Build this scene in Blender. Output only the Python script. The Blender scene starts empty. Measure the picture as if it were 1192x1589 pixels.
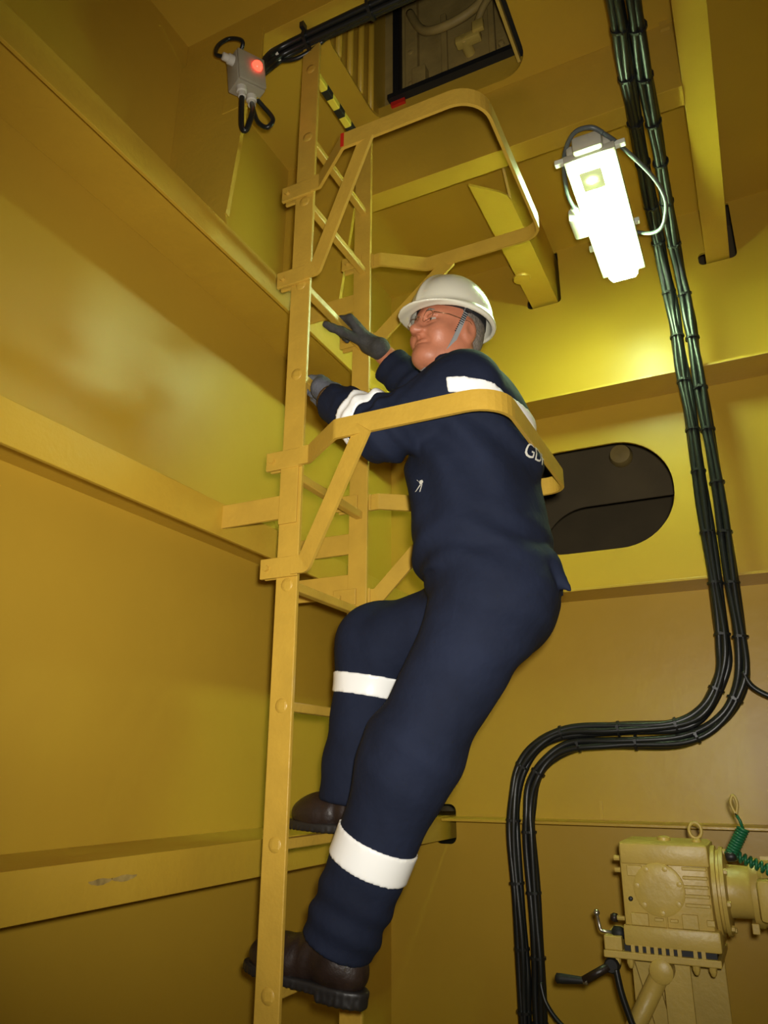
import bpy, bmesh, math, random
import numpy as np
from mathutils import Vector, Matrix
random.seed(4); np.random.seed(4)
PI = math.pi
S = bpy.context.scene
COL = S.collection

# ------------------------------------------------------------------ camera
F_PX, YAW, PITCH, ROLL = 1170.0, math.radians(26.2), math.radians(19.07), math.radians(0.2)
CAM = Vector((0, 0, 1.6))
fw = Vector((-math.sin(YAW)*math.cos(PITCH), math.cos(YAW)*math.cos(PITCH), math.sin(PITCH)))
rt0 = Vector((math.cos(YAW), math.sin(YAW), 0)); up0 = rt0.cross(fw)
rt = rt0*math.cos(ROLL) + up0*math.sin(ROLL); up = -rt0*math.sin(ROLL) + up0*math.cos(ROLL)
cd = bpy.data.cameras.new('camera'); cam = bpy.data.objects.new('camera', cd); COL.objects.link(cam)
cd.sensor_fit = 'VERTICAL'; cd.sensor_height = 24.0; cd.lens = F_PX*24.0/1589.0
cd.clip_start = 0.02
M = Matrix((rt, up, -fw)).transposed().to_4x4(); M.translation = CAM
cam.matrix_world = M
S.camera = cam

# ------------------------------------------------------------------ light and exposure
w = bpy.data.worlds.new('world'); S.world = w; w.use_nodes = True
w.node_tree.nodes['Background'].inputs[0].default_value = (1.0, 0.8, 0.5, 1)
w.node_tree.nodes['Background'].inputs[1].default_value = 0.0
LAMP_EMIT = 72.0          # the tube lamp under the ceiling
FLASH_W = 180.0            # the camera's flash
fl = bpy.data.lights.new('camera_flash', 'SPOT'); fl.energy = FLASH_W; fl.shadow_soft_size = 0.025; fl.spot_size = math.radians(100); fl.spot_blend = 1.0
fl.color = (1.0, 0.95, 0.86)
flo = bpy.data.objects.new('camera_flash', fl); flo.location = CAM + up*0.05 + rt*0.03; flo.rotation_euler = (Vector(fw)+rt*0.04).to_track_quat('-Z', 'Y').to_euler(); COL.objects.link(flo)
vs = S.view_settings
vs.view_transform = 'Standard'; vs.look = 'None'; vs.exposure = 0.0; vs.gamma = 1.0; vs.use_curve_mapping = False

# ------------------------------------------------------------------ materials
def mat(name, col, rough=0.5, metal=0.0, spec=0.5, var=0.0, vscale=3.0, bump=0.0, bscale=200.0, emit=None, estr=0.0, coat=0.0, trans=0.0):
    m = bpy.data.materials.new(name); m.use_nodes = True
    nt = m.node_tree; b = nt.nodes['Principled BSDF']
    b.inputs['Base Color'].default_value = (*col, 1); b.inputs['Roughness'].default_value = rough
    b.inputs['Metallic'].default_value = metal; b.inputs['Specular IOR Level'].default_value = spec
    b.inputs['Coat Weight'].default_value = coat
    b.inputs['Transmission Weight'].default_value = trans
    if emit: b.inputs['Emission Color'].default_value = (*emit, 1); b.inputs['Emission Strength'].default_value = estr
    tc = nt.nodes.new('ShaderNodeTexCoord')
    if var > 0:
        n = nt.nodes.new('ShaderNodeTexNoise'); n.inputs['Scale'].default_value = vscale; n.inputs['Detail'].default_value = 6
        nt.links.new(tc.outputs['Object'], n.inputs['Vector'])
        r = nt.nodes.new('ShaderNodeValToRGB')
        r.color_ramp.elements[0].position = 0.3; r.color_ramp.elements[1].position = 0.7
        r.color_ramp.elements[0].color = (*[c*(1-var) for c in col], 1); r.color_ramp.elements[1].color = (*[min(1, c*(1+var)) for c in col], 1)
        nt.links.new(n.outputs['Fac'], r.inputs['Fac']); nt.links.new(r.outputs['Color'], b.inputs['Base Color'])
    if bump > 0:
        n2 = nt.nodes.new('ShaderNodeTexNoise'); n2.inputs['Scale'].default_value = bscale; n2.inputs['Detail'].default_value = 4
        nt.links.new(tc.outputs['Object'], n2.inputs['Vector'])
        bp = nt.nodes.new('ShaderNodeBump'); bp.inputs['Strength'].default_value = bump; bp.inputs['Distance'].default_value = 0.01
        nt.links.new(n2.outputs['Fac'], bp.inputs['Height']); nt.links.new(bp.outputs['Normal'], b.inputs['Normal'])
    return m

PAINT = (0.50, 0.310, 0.030)
MT = dict(
    wall=mat('yellow_hull_paint', PAINT, 0.38, spec=0.36, var=0.05, vscale=1.6, bump=0.10, bscale=14),
    steel=mat('yellow_steel_paint', PAINT, 0.34, var=0.05, vscale=5, bump=0.10, bscale=60),
    ladder=mat('yellow_ladder_paint', (0.54, 0.335, 0.045), 0.38, var=0.07, vscale=14, bump=0.12, bscale=90),
    machine=mat('cream_machine_paint', (0.52, 0.37, 0.08), 0.42, var=0.08, vscale=12, bump=0.1, bscale=80),
    dull=mat('dull_olive_paint', (0.34, 0.24, 0.07), 0.6, var=0.2, vscale=9, bump=0.15, bscale=50),
    dark=mat('dimmed_compartment_paint', (0.11, 0.080, 0.034), 0.7, var=0.15, vscale=4),  # dimness of the compartment put into a lowered base colour
    scuff=mat('worn_paint', (0.33, 0.23, 0.07), 0.6, var=0.3, vscale=60),
    cable=mat('black_cable_sheath', (0.010, 0.011, 0.011), 0.36, spec=0.5, bump=0.03, bscale=120),
    tie=mat('black_nylon_tie', (0.012, 0.012, 0.012), 0.35),
    rubber=mat('black_rubber', (0.008, 0.008, 0.008), 0.6),
    grey=mat('light_grey_plastic', (0.34, 0.30, 0.22), 0.45, var=0.05, vscale=30),
    gland=mat('pale_grey_gland', (0.60, 0.56, 0.48), 0.4),
    redlens=mat('red_pilot_lens', (0.8, 0.02, 0.01), 0.3, emit=(1.0, 0.03, 0.015), estr=7.0),
    red=mat('red_paint', (0.55, 0.02, 0.01), 0.45),
    lampbody=mat('pale_grey_lamp_body', (0.55, 0.52, 0.42), 0.45),
    lens=mat('lit_lamp_lens', (0.9, 0.92, 0.85), 0.3, emit=(0.66, 1.0, 0.50), estr=LAMP_EMIT),
    lensdim=mat('dim_lens_end', (0.75, 0.8, 0.5), 0.3, emit=(0.75, 0.9, 0.35), estr=0.45),
    clip=mat('frosted_lamp_clip', (0.8, 0.82, 0.7), 0.3),
    greycable=mat('grey_cable', (0.10, 0.115, 0.12), 0.35),
    navy=mat('navy_cotton', (0.0098, 0.0138, 0.0310), 0.85, spec=0.2, var=0.18, vscale=9, bump=0.55, bscale=17),
    tape=mat('white_reflective_tape', (0.95, 0.95, 0.92), 0.25, spec=1.0),
    skin=mat('ruddy_skin', (0.50, 0.185, 0.10), 0.48, var=0.10, vscale=25, bump=0.08, bscale=150),
    lip=mat('lip', (0.42, 0.11, 0.085), 0.4),
    hair=mat('grey_hair', (0.19, 0.16, 0.13), 0.7, var=0.3, vscale=90, bump=0.5, bscale=180),
    eye=mat('eye_white', (0.40, 0.36, 0.31), 0.15), iris=mat('iris', (0.05, 0.045, 0.04), 0.1),
    glove=mat('dark_grey_glove', (0.045, 0.043, 0.040), 0.8, var=0.2, vscale=40, bump=0.3, bscale=160),
    glove2=mat('blue_grey_glove', (0.10, 0.105, 0.125), 0.8, var=0.15, vscale=40, bump=0.3, bscale=160),
    cuff=mat('tan_knit_cuff', (0.30, 0.19, 0.10), 0.85, bump=0.4, bscale=200),
    boot=mat('dark_brown_leather', (0.021, 0.012, 0.009), 0.42, var=0.25, vscale=30, bump=0.15, bscale=80),
    sole=mat('black_boot_sole', (0.016, 0.014, 0.013), 0.45),
    helmet=mat('white_helmet_shell', (0.78, 0.75, 0.60), 0.22, bump=0.02, bscale=30, coat=0.3),
    strap=mat('grey_strap', (0.30, 0.31, 0.31), 0.7), strapd=mat('dark_strap', (0.02, 0.02, 0.022), 0.6),
    wire=mat('thin_gilt_wire', (0.25, 0.15, 0.08), 0.3, metal=0.8),
    white=mat('white_print', (0.62, 0.60, 0.52), 0.7),
    black=mat('black_print', (0.012, 0.012, 0.012), 0.5), yel=mat('hazard_yellow', (0.75, 0.60, 0.06), 0.45),
    green=mat('green_coil_hose', (0.01, 0.13, 0.05), 0.4), chrome=mat('dull_chrome', (0.45, 0.42, 0.36), 0.3, metal=0.9),
    glass=mat('spectacle_glass', (1, 1, 1), 0.02, trans=1.0),
)

# ------------------------------------------------------------------ mesh helpers
def V(*a): return Vector(a if len(a) == 3 else a[0])
class MB:
    def __init__(s): s.v = []; s.f = []
    def add(s, vs, fs):
        o = len(s.v); s.v += [tuple(x) for x in vs]; s.f += [tuple(i+o for i in f) for f in fs]; return s
    def box(s, lo, hi, Mx=None, bev=0.0):
        bm = bmesh.new(); bmesh.ops.create_cube(bm, size=1)
        lo = V(lo); hi = V(hi); c = (lo+hi)/2; d = hi-lo
        for v in bm.verts: v.co = Vector((v.co.x*d.x, v.co.y*d.y, v.co.z*d.z)) + c
        if bev > 0: bmesh.ops.bevel(bm, geom=list(bm.edges), offset=bev, segments=2, affect='EDGES', profile=0.5)
        bm.verts.index_update()
        vs = [(Mx @ v.co) if Mx else v.co.copy() for v in bm.verts]
        s.add(vs, [[v.index for v in f.verts] for f in bm.faces]); bm.free(); return s
    def tube(s, pts, r, n=10, caps=True, squash=None):
        P = [V(p) for p in pts]; R = r if hasattr(r, '__len__') else [r]*len(P)
        T = [(P[min(i+1, len(P)-1)]-P[max(i-1, 0)]).normalized() for i in range(len(P))]
        a = Vector((0, 0, 1)) if abs(T[0].z) < 0.9 else Vector((1, 0, 0))
        N = (a - T[0]*a.dot(T[0])).normalized(); vs = []
        for i, p in enumerate(P):
            N = (N - T[i]*N.dot(T[i])).normalized(); B = T[i].cross(N)
            for k in range(n):
                t = 2*PI*k/n; vs.append(p + N*math.cos(t)*R[i] + B*math.sin(t)*R[i])
        fs = [(i*n+k, i*n+(k+1) % n, (i+1)*n+(k+1) % n, (i+1)*n+k) for i in range(len(P)-1) for k in range(n)]
        if caps: fs += [tuple(range(n-1, -1, -1)), tuple((len(P)-1)*n+k for k in range(n))]
        return s.add(vs, fs)
    def ribbon(s, pts, wdir, wid, th, off=0.0):
        """flat bar swept along pts; wdir = direction of its width"""
        P = [V(p) for p in pts]; vs = []; W = V(wdir).normalized()
        for i, p in enumerate(P):
            t0 = (P[i]-P[i-1]).normalized() if i > 0 else None; t1 = (P[i+1]-P[i]).normalized() if i < len(P)-1 else None
            T = ((t0 or t1)+(t1 or t0)).normalized(); N = T.cross(W).normalized(); WW = N.cross(T).normalized()
            k = 1.0/max(0.5, T.dot(t1 or t0))
            for a, b in ((-1, -1), (1, -1), (1, 1), (-1, 1)): vs.append(p + WW*(a*wid/2) + N*(b*th/2*k+off))
        n = 4
        fs = [(i*n+k, i*n+(k+1) % n, (i+1)*n+(k+1) % n, (i+1)*n+k) for i in range(len(P)-1) for k in range(n)]
        fs += [(3, 2, 1, 0), tuple((len(P)-1)*n+k for k in range(n))]
        return s.add(vs, fs)
    def prism(s, poly, O, U, W, D):
        """polygon (u,w) in the plane O + u U + w W, extruded by the vector D"""
        O, U, W, D = V(O), V(U), V(W), V(D); n = len(poly)
        a = [O+U*u+W*q for u, q in poly]; vs = a+[p+D for p in a]
        fs = [tuple(range(n)), tuple(range(2*n-1, n-1, -1))] + [(k, n+k, n+(k+1) % n, (k+1) % n) for k in range(n)]
        return s.add(vs, fs)
    def lathe(s, O, ax, prof, n=24):
        """profile (r, h) turned about the axis ax through O"""
        ax = V(ax).normalized(); a = Vector((0, 0, 1)) if abs(ax.z) < 0.9 else Vector((1, 0, 0))
        N = (a-ax*a.dot(ax)).normalized(); B = ax.cross(N); vs = []
        for r, h in prof:
            for k in range(n): t = 2*PI*k/n; vs.append(V(O)+ax*h+N*math.cos(t)*r+B*math.sin(t)*r)
        m = len(prof)
        fs = [(i*n+k, i*n+(k+1) % n, (i+1)*n+(k+1) % n, (i+1)*n+k) for i in range(m-1) for k in range(n)]
        fs += [tuple(range(n-1, -1, -1)), tuple((m-1)*n+k for k in range(n))]
        return s.add(vs, fs)
    def build(s, name, m, parent=None, smooth=False, bev=0.0):
        me = bpy.data.meshes.new(name); me.from_pydata(s.v, [], s.f); me.update()
        bm = bmesh.new(); bm.from_mesh(me); bmesh.ops.recalc_face_normals(bm, faces=bm.faces); bm.to_mesh(me); bm.free()
        return link(name, me, m, parent, smooth, bev)
def link(name, me, m, parent=None, smooth=False, bev=0.0):
    o = bpy.data.objects.new(name, me); COL.objects.link(o); me.materials.append(MT[m] if isinstance(m, str) else m)
    if parent is not None:
        o.parent = parent; o.matrix_parent_inverse = parent_inv(parent)
    if smooth:
        me.polygons.foreach_set('use_smooth', [True]*len(me.polygons))
        if smooth == 'auto': me.set_sharp_from_angle(angle=math.radians(38))
    if bev > 0:
        b = o.modifiers.new('bevel', 'BEVEL'); b.width = bev; b.segments = 2; b.limit_method = 'ANGLE'
    return o
def parent_inv(p):
    mw = Matrix.Identity(4); q = p
    ch = []
    while q is not None: ch.append(q); q = q.parent
    for q in reversed(ch): mw = mw @ q.matrix_parent_inverse @ Matrix.LocRotScale(q.location, q.rotation_euler, q.scale)
    return mw.inverted()
def thing(name, label, cat, loc, group=None):
    o = bpy.data.objects.new(name, None); COL.objects.link(o); o.location = loc; o.empty_display_size = 0.05
    o['label'] = label; o['category'] = cat
    if group: o['group'] = group
    return o
def tag(o, label, cat, group=None):
    o['label'] = label; o['category'] = cat
    if group: o['group'] = group
    return o
def struct(o): o['kind'] = 'structure'; return o
def fillet(pts, r, seg=6, closed=False):
    """round the corners of a polyline; r = one radius or one for each point"""
    P = [V(p) for p in pts]; out = []; n = len(P)
    for i, p in enumerate(P):
        ri = r[i] if hasattr(r, '__len__') else r
        if (not closed and i in (0, n-1)) or ri <= 0: out.append(p); continue
        a = (P[i-1]-p); b = (P[(i+1) % n]-p); la, lb = a.length, b.length; a.normalize(); b.normalize()
        ang = a.angle(b); t = min(ri/math.tan(ang/2), la*0.49, lb*0.49); rr = t*math.tan(ang/2)
        c = p + (a+b).normalized()*(rr/math.sin(ang/2))
        s0 = p+a*t-c; s1 = p+b*t-c; ax = s0.cross(s1).normalized(); tot = s0.angle(s1)
        for k in range(seg+1): out.append(c + Matrix.Rotation(tot*k/seg, 3, ax) @ s0)
    return out
def smooth_path(pts, n=8):
    P = [V(p) for p in pts]; out = []
    for i in range(len(P)-1):
        p0, p1, p2, p3 = P[max(i-1, 0)], P[i], P[i+1], P[min(i+2, len(P)-1)]
        for k in range(n):
            t = k/n
            out.append(0.5*((2*p1)+(p2-p0)*t+(2*p0-5*p1+4*p2-p3)*t*t+(3*p1-p0-3*p2+p3)*t**3))
    out.append(P[-1]); return out
def rrect(x0, x1, y0, y1, r, seg=8):
    return [(p.x, p.y) for p in fillet([(x0, y0, 0), (x1, y0, 0), (x1, y1, 0), (x0, y1, 0)], r, seg, True)]
def plate(name, outline, holes, O, U, W, D, m, parent=None):
    """flat plate with real holes"""
    O, U, W, D = V(O), V(U), V(W), V(D); bm = bmesh.new(); ed = []
    for lp in [outline]+list(holes):
        vv = [bm.verts.new(O+U*u+W*q) for u, q in lp]
        ed += [bm.edges.new((vv[i], vv[(i+1) % len(vv)])) for i in range(len(vv))]
    bmesh.ops.triangle_fill(bm, edges=ed, use_beauty=True, normal=U.cross(W))
    r = bmesh.ops.extrude_face_region(bm, geom=list(bm.faces))
    for g in r['geom']:
        if isinstance(g, bmesh.types.BMVert): g.co += D
    bmesh.ops.recalc_face_normals(bm, faces=bm.faces)
    me = bpy.data.meshes.new(name); bm.to_mesh(me); bm.free()
    return link(name, me, m, parent)

# ================================================================== the setting
XW, YB, ZC = -1.5, 3.13, 4.02
XR, YF = 2.3, -1.7
wl = struct(MB().box((XW-0.012, YF, 0), (XW, YB, ZC)).build('wall_left', 'wall'))
struct(MB().box((XR, YF, 0), (XR+0.012, YB, ZC)).build('wall_right', 'wall'))
struct(MB().box((XW-0.012, YF-0.012, 0), (XR+0.012, YF, ZC)).build('wall_front', 'wall'))
struct(MB().box((XW-0.012, YF-0.012, -0.02), (XR+0.012, YB+0.012, 0)).build('floor', 'wall'))
# back wall with the oval manhole and the slots for the stiffeners
def slotpoly(x0, x1, z0, xs, zl):
    p = [(x0, z0, 0), (x1, z0, 0), (x1, ZC-0.004, 0), (xs, ZC-0.004, 0), (xs, zl, 0), (x0, zl, 0)]
    return [(q.x, q.y) for q in fillet(p, [0.022, 0.022, 0.01, 0.01, 0.01, 0.02], 5, True)]
manhole = rrect(-0.90, -0.208, 2.484, 2.960, 0.232, 14)
holes = [manhole, slotpoly(-0.765, -0.600, 3.728, -0.655, 3.79), slotpoly(0.014, 0.170, 3.728, 0.105, 3.79),
         rrect(-1.30, -1.205, 1.325, 1.478, 0.028, 5)]
wb = struct(plate('wall_back', [(XW-0.012, 0), (XR+0.012, 0), (XR+0.012, ZC), (XW-0.012, ZC)], holes, (0, YB, 0), (1, 0, 0), (0, 0, 1), (0, 0.012, 0), 'wall'))
hatch = rrect(-1.043, -0.440, 1.60, 2.085, 0.10, 8)
ce = struct(plate('ceiling', [(XW-0.012, YF), (XR+0.012, YF), (XR+0.012, YB+0.012), (XW-0.012, YB+0.012)], [hatch], (0, 0, ZC), (1, 0, 0), (0, 1, 0), (0, 0, 0.012), 'wall'))

# stringers on the left wall: web flush with the top of a hanging flange
def lbar(name, sect, O, U, W, D, parent):
    return MB().prism(sect, O, U, W, D).build(name, 'steel', parent, bev=0.0015)
for zt, zb, y1 in ((3.148, 3.056, YB), (2.288, 2.195, YB), (1.433, 1.343, 3.5)):
    lbar('stringer', [(XW, zt), (-1.241, zt), (-1.241, zb), (-1.252, zb), (-1.252, zt-0.011), (XW, zt-0.011)], (0, YF, 0), (1, 0, 0), (0, 0, 1), (0, y1-YF, 0), wl)
for px_, w_ in ((1.245, 0.030), (1.31, 0.034)):      # dark scuffs on the lower flange
    MB().prism([(w_*math.cos(t)*(1+0.2*math.sin(3*t)), 0.006*math.sin(t)+0.001*math.sin(5*t)) for t in [2*PI*k/14 for k in range(14)]], (-1.2405, px_, 1.392), (0, 1, 0), (0, 0, 1), (-0.001, 0, 0)).build('scuff', 'scuff', wl)
# tripping brackets between the upper stringer and the ceiling beams
for yb, poly in ((1.452, [(XW, 3.148), (-1.243, 3.148), (-1.250, 3.19), (-1.222, 3.46), (-1.212, 3.60), (-1.30, 3.72), (-1.30, 3.90), (XW, 3.90)]),
                 (2.112, [(XW, 3.148), (-1.243, 3.148), (-1.246, 3.21), (-1.178, 3.69), (-1.165, 3.742), (XW, 3.742)])):
    MB().prism(poly, (0, yb, 0), (1, 0, 0), (0, 0, 1), (0, 0.010, 0)).build('bracket', 'steel', wl, bev=0.0015)
    edge = [(u, yb+0.005, q) for u, q in poly[2:5]]
    MB().ribbon(edge, (0, 1, 0), 0.016, 0.006).build('bracket_edge', 'steel', wl)
# ledges on the back wall at the same three levels
for zt, x0 in ((3.148, -1.241), (2.288, -1.241), (1.433, -1.195)):
    MB().box((x0, 2.943, zt-0.010), (XR, YB, zt)).build('stringer', 'steel', wb, bev=0.0015)
# weld seams on the back wall
for xx, z0, z1 in ((0.30, 0.0, 1.42), (-0.62, 1.435, 1.5)):
    MB().box((xx, YB-0.004, z0), (xx+0.012, YB, z1)).build('weld_seam', 'steel', wb)
# transverse beams and longitudinal stiffeners under the ceiling
MB().prism([(1.470, 3.90), (1.470, ZC), (1.480, ZC), (1.480, 3.910), (1.560, 3.910), (1.560, 3.90)], (XW, 0, 0), (0, 1, 0), (0, 0, 1), (0.139-XW, 0, 0)).build('beam', 'steel', ce, bev=0.0015)
MB().prism([(2.115, 3.732), (2.115, ZC), (2.125, ZC), (2.125, 3.742), (2.200, 3.742), (2.200, 3.732)], (-1.165, 0, 0), (0, 1, 0), (0, 0, 1), (0.044+1.165, 0, 0)).build('beam', 'steel', ce, bev=0.0015)
MB().box((XW, 2.115, 3.742), (-1.165, 2.125, ZC)).build('beam_end', 'steel', ce)
MB().box((0.044, 2.115, 3.76), (0.139, 2.125, ZC)).build('beam_end', 'steel', ce)
s1 = MB().prism([(-0.742, 2.235), (-0.645, 2.325), (-0.626, 2.35), (-0.618, 2.39), (-0.618, 3.5), (-0.742, 3.5)], (0, 0, 3.738), (1, 0, 0), (0, 1, 0), (0, 0, 0.010))
s1.prism([(2.40, 3.748), (2.235, ZC-0.1), (2.235, ZC), (3.5, ZC), (3.5, 3.748)], (-0.628, 0, 0), (0, 1, 0), (0, 0, 1), (0.010, 0, 0)); s1.build('stiffener', 'steel', ce)
MB().lathe((-0.722, 2.885, 3.739), (0, 0, -1), [(0.040, 0), (0.040, 0.004), (0.036, 0.010), (0.018, 0.012)], 20).build('stud', 'steel', ce, 'auto')
MB().prism([(0.044, 3.738), (0.139, 3.738), (0.139, ZC), (0.129, ZC), (0.129, 3.748), (0.044, 3.748)], (0, YF, 0), (1, 0, 0), (0, 0, 1), (0, 3.5-YF, 0)).build('stiffener', 'steel', ce, bev=0.0015)
MB().prism([(1.044, 3.738), (1.139, 3.738), (1.139, ZC), (1.129, ZC), (1.129, 3.748), (1.044, 3.748)], (0, YF, 0), (1, 0, 0), (0, 0, 1), (0, YB-YF, 0)).build('stiffener', 'steel', ce, bev=0.0015)
MB().box((0.005, 2.10, 3.985), (0.035, 2.114, ZC)).build('weld_pad', 'steel', ce)

# dark compartment behind the manhole
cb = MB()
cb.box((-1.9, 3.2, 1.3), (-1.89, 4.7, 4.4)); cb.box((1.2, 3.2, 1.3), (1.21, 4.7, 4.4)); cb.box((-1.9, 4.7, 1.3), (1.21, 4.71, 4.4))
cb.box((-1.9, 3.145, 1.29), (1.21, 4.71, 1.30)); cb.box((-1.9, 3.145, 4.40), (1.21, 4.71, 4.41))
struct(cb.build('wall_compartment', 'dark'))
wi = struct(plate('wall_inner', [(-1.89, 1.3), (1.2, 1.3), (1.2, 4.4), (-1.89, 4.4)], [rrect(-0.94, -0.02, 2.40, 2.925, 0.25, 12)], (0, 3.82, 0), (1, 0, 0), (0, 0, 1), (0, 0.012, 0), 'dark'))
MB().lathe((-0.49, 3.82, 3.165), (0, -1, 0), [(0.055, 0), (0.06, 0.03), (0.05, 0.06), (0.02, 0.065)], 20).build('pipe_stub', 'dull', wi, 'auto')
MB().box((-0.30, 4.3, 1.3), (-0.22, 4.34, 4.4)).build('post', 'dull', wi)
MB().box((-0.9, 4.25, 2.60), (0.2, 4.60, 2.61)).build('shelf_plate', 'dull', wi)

# what shows above the hatch: coaming, a black rubber framed panel, pipes
tr = struct(MB().box((-1.075, 1.55, ZC+0.012), (-1.060, 2.30, 5.3)).build('trim_1', 'steel'))
for i in range(5):
    yy = 1.66+0.085*i
    MB().tube([(-1.048, yy, ZC+0.012), (-1.048, yy, 5.2)], 0.012, 8).build('rib', 'steel', tr, True)
MB().box((-1.058, 1.62, ZC+0.02), (-1.040, 1.650, ZC+0.36)).build('warning_strip', 'red', tr)
tr2 = struct(MB().box((-1.06, 2.093, ZC+0.012), (-0.30, 2.103, ZC+0.115)).build('trim_2', 'steel'))
MB().box((-1.000, 2.080, ZC+0.085), (-0.940, 2.093, ZC+0.107)).build('warning_mark', 'red', tr2)
MB().box((-0.745, 2.085, ZC+0.03), (-0.72, 2.093, ZC+0.040)).build('scuff', 'red', tr2)
tr3 = struct(MB().box((-0.425, 1.55, ZC+0.012), (-0.413, 2.09, ZC+0.26)).build('trim_3', 'machine'))
MB().box((-0.400, 1.6, ZC+0.012), (-0.395, 2.09, ZC+0.4)).build('rubber_strip', 'rubber', tr3)
MB().box((-0.474, 1.62, ZC+0.004), (-0.462, 2.045, ZC+0.05)).build('coaming_strip', 'machine', tr3, bev=0.002)
MB().box((-0.461, 1.62, ZC+0.03), (-0.426, 2.045, ZC+0.05)).build('rubber_strip', 'rubber', tr3)
pn = struct(MB().box((-1.06, 2.15, ZC+0.10), (-0.2, 2.17, 5.3)).build('trim_4', 'dull'))
MB().box((-1.005, 2.110, ZC+0.110), (-0.980, 2.150, 5.3)).build('rubber_jamb', 'rubber', pn)
MB().box((-1.005, 2.060, ZC+0.105), (-0.25, 2.150, ZC+0.128)).build('rubber_sill', 'rubber', pn)
for x0, x1, z0, z1, d in ((-0.955, -0.90, 4.16, 5.2, 0.03), (-0.80, -0.775, 4.20, 4.55, 0.02), (-0.60, -0.575, 4.18, 4.6, 0.025), (-0.92, -0.86, 4.20, 4.29, 0.045), (-0.52, -0.46, 4.2, 4.9, 0.02)):
    MB().box((x0, 2.15-d, z0), (x1, 2.15, z1), bev=0.004).build('panel_rib', 'dull', pn)
MB().tube(smooth_path([(-0.93, 2.12, 4.62), (-0.86, 2.10, 4.46), (-0.74, 2.09, 4.42), (-0.62, 2.09, 4.46), (-0.54, 2.11, 4.62)]), 0.018, 10).build('conduit', 'dull', pn, True)
MB().tube(smooth_path([(-0.66, 2.12, 4.34), (-0.60, 2.08, 4.42), (-0.53, 2.09, 4.52), (-0.48, 2.12, 4.66)]), 0.014, 10).build('conduit', 'dull', pn, True)
lt = MB().box((-0.72, 2.07, 4.28), (-0.62, 2.11, 4.315), bev=0.006); lt.lathe((-0.685, 2.15, 4.30), (0, -1, 0), [(0.022, 0), (0.022, 0.07), (0.012, 0.08)], 16)
lt.box((-0.645, 2.06, 4.295), (-0.60, 2.08, 4.345), bev=0.004); lt.build('latch_handle', 'machine', pn, 'auto')
for bx_, bz_ in ((-0.93, 4.23), (-0.93, 4.40), (-0.55, 4.25)):
    MB().lathe((bx_, 2.13, bz_), (0, -1, 0), [(0.012, 0), (0.012, 0.012), (0.006, 0.014)], 12).build('panel_bolt', 'dull', pn, 'auto')
# ================================================================== ladder with safety hoops
XS, YN, YO = -1.025, 1.540, 1.910
ld = thing('ladder', 'tall yellow fixed steel ladder with two safety hoops, bolted to the left wall', 'ladder', (XS, (YN+YO)/2, 0))
RUNGS = [0.271, 0.565, 0.860, 1.155, 1.447, 1.748, 2.040, 2.335, 2.630, 2.920, 3.215, 3.46, 3.74]
for ys, zt in ((YN, 3.895), (YO, 3.80)):
    MB().box((XS-0.0315, ys-0.006, 0), (XS+0.0315, ys+0.006, zt)).build('stile', 'ladder', ld, bev=0.002)
rm = None
for z in RUNGS:
    if rm is None:
        o = MB().box((-0.0115, YN-0.008, -0.0115), (0.0115, YO+0.008, 0.0115)).build('rung', 'ladder', ld, bev=0.003); rm = o.data
    else:
        o = link('rung', rm, 'ladder', ld, bev=0.003); rm.materials.pop()
    o.location = (XS+0.004, 0, z)
# the top rung is wrapped in black and yellow tape
hz = MB().box((XS+0.004-0.0125, YN+0.012, 3.74-0.0125), (XS+0.004+0.0125, YO-0.012, 3.74+0.0125), bev=0.003).build('hazard_tape', 'yel', o)
hz['label'] = 'yellow and black striped tape round the top rung'
for i in range(4):
    y0 = YN+0.075+0.082*i
    MB().box((XS+0.004-0.0132, y0, 3.74-0.0132), (XS+0.004+0.0132, y0+0.040, 3.74+0.0132), bev=0.003).build('black_stripe', 'black', o)
for z in RUNGS:
    for ys, sg in ((YN-0.006, -1), (YO+0.006, 1)):
        if sg < 0:
            o = MB().lathe((XS+0.002, ys, z), (0, sg, 0), [(0.018, -0.001), (0.0165, 0.001), (0.008, 0.0017)], 14).build('rung_weld', 'ladder', ld, True)
# splice plates on the near stile
MB().box((XS-0.030, YN-0.0125, 2.20), (XS+0.024, YN-0.006, 2.36)).build('splice_plate', 'ladder', ld, bev=0.0015)
MB().box((XS-0.030, YN-0.0125, 2.06), (XS+0.024, YN-0.006, 2.10)).build('splice_plate', 'ladder', ld, bev=0.0015)
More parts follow.
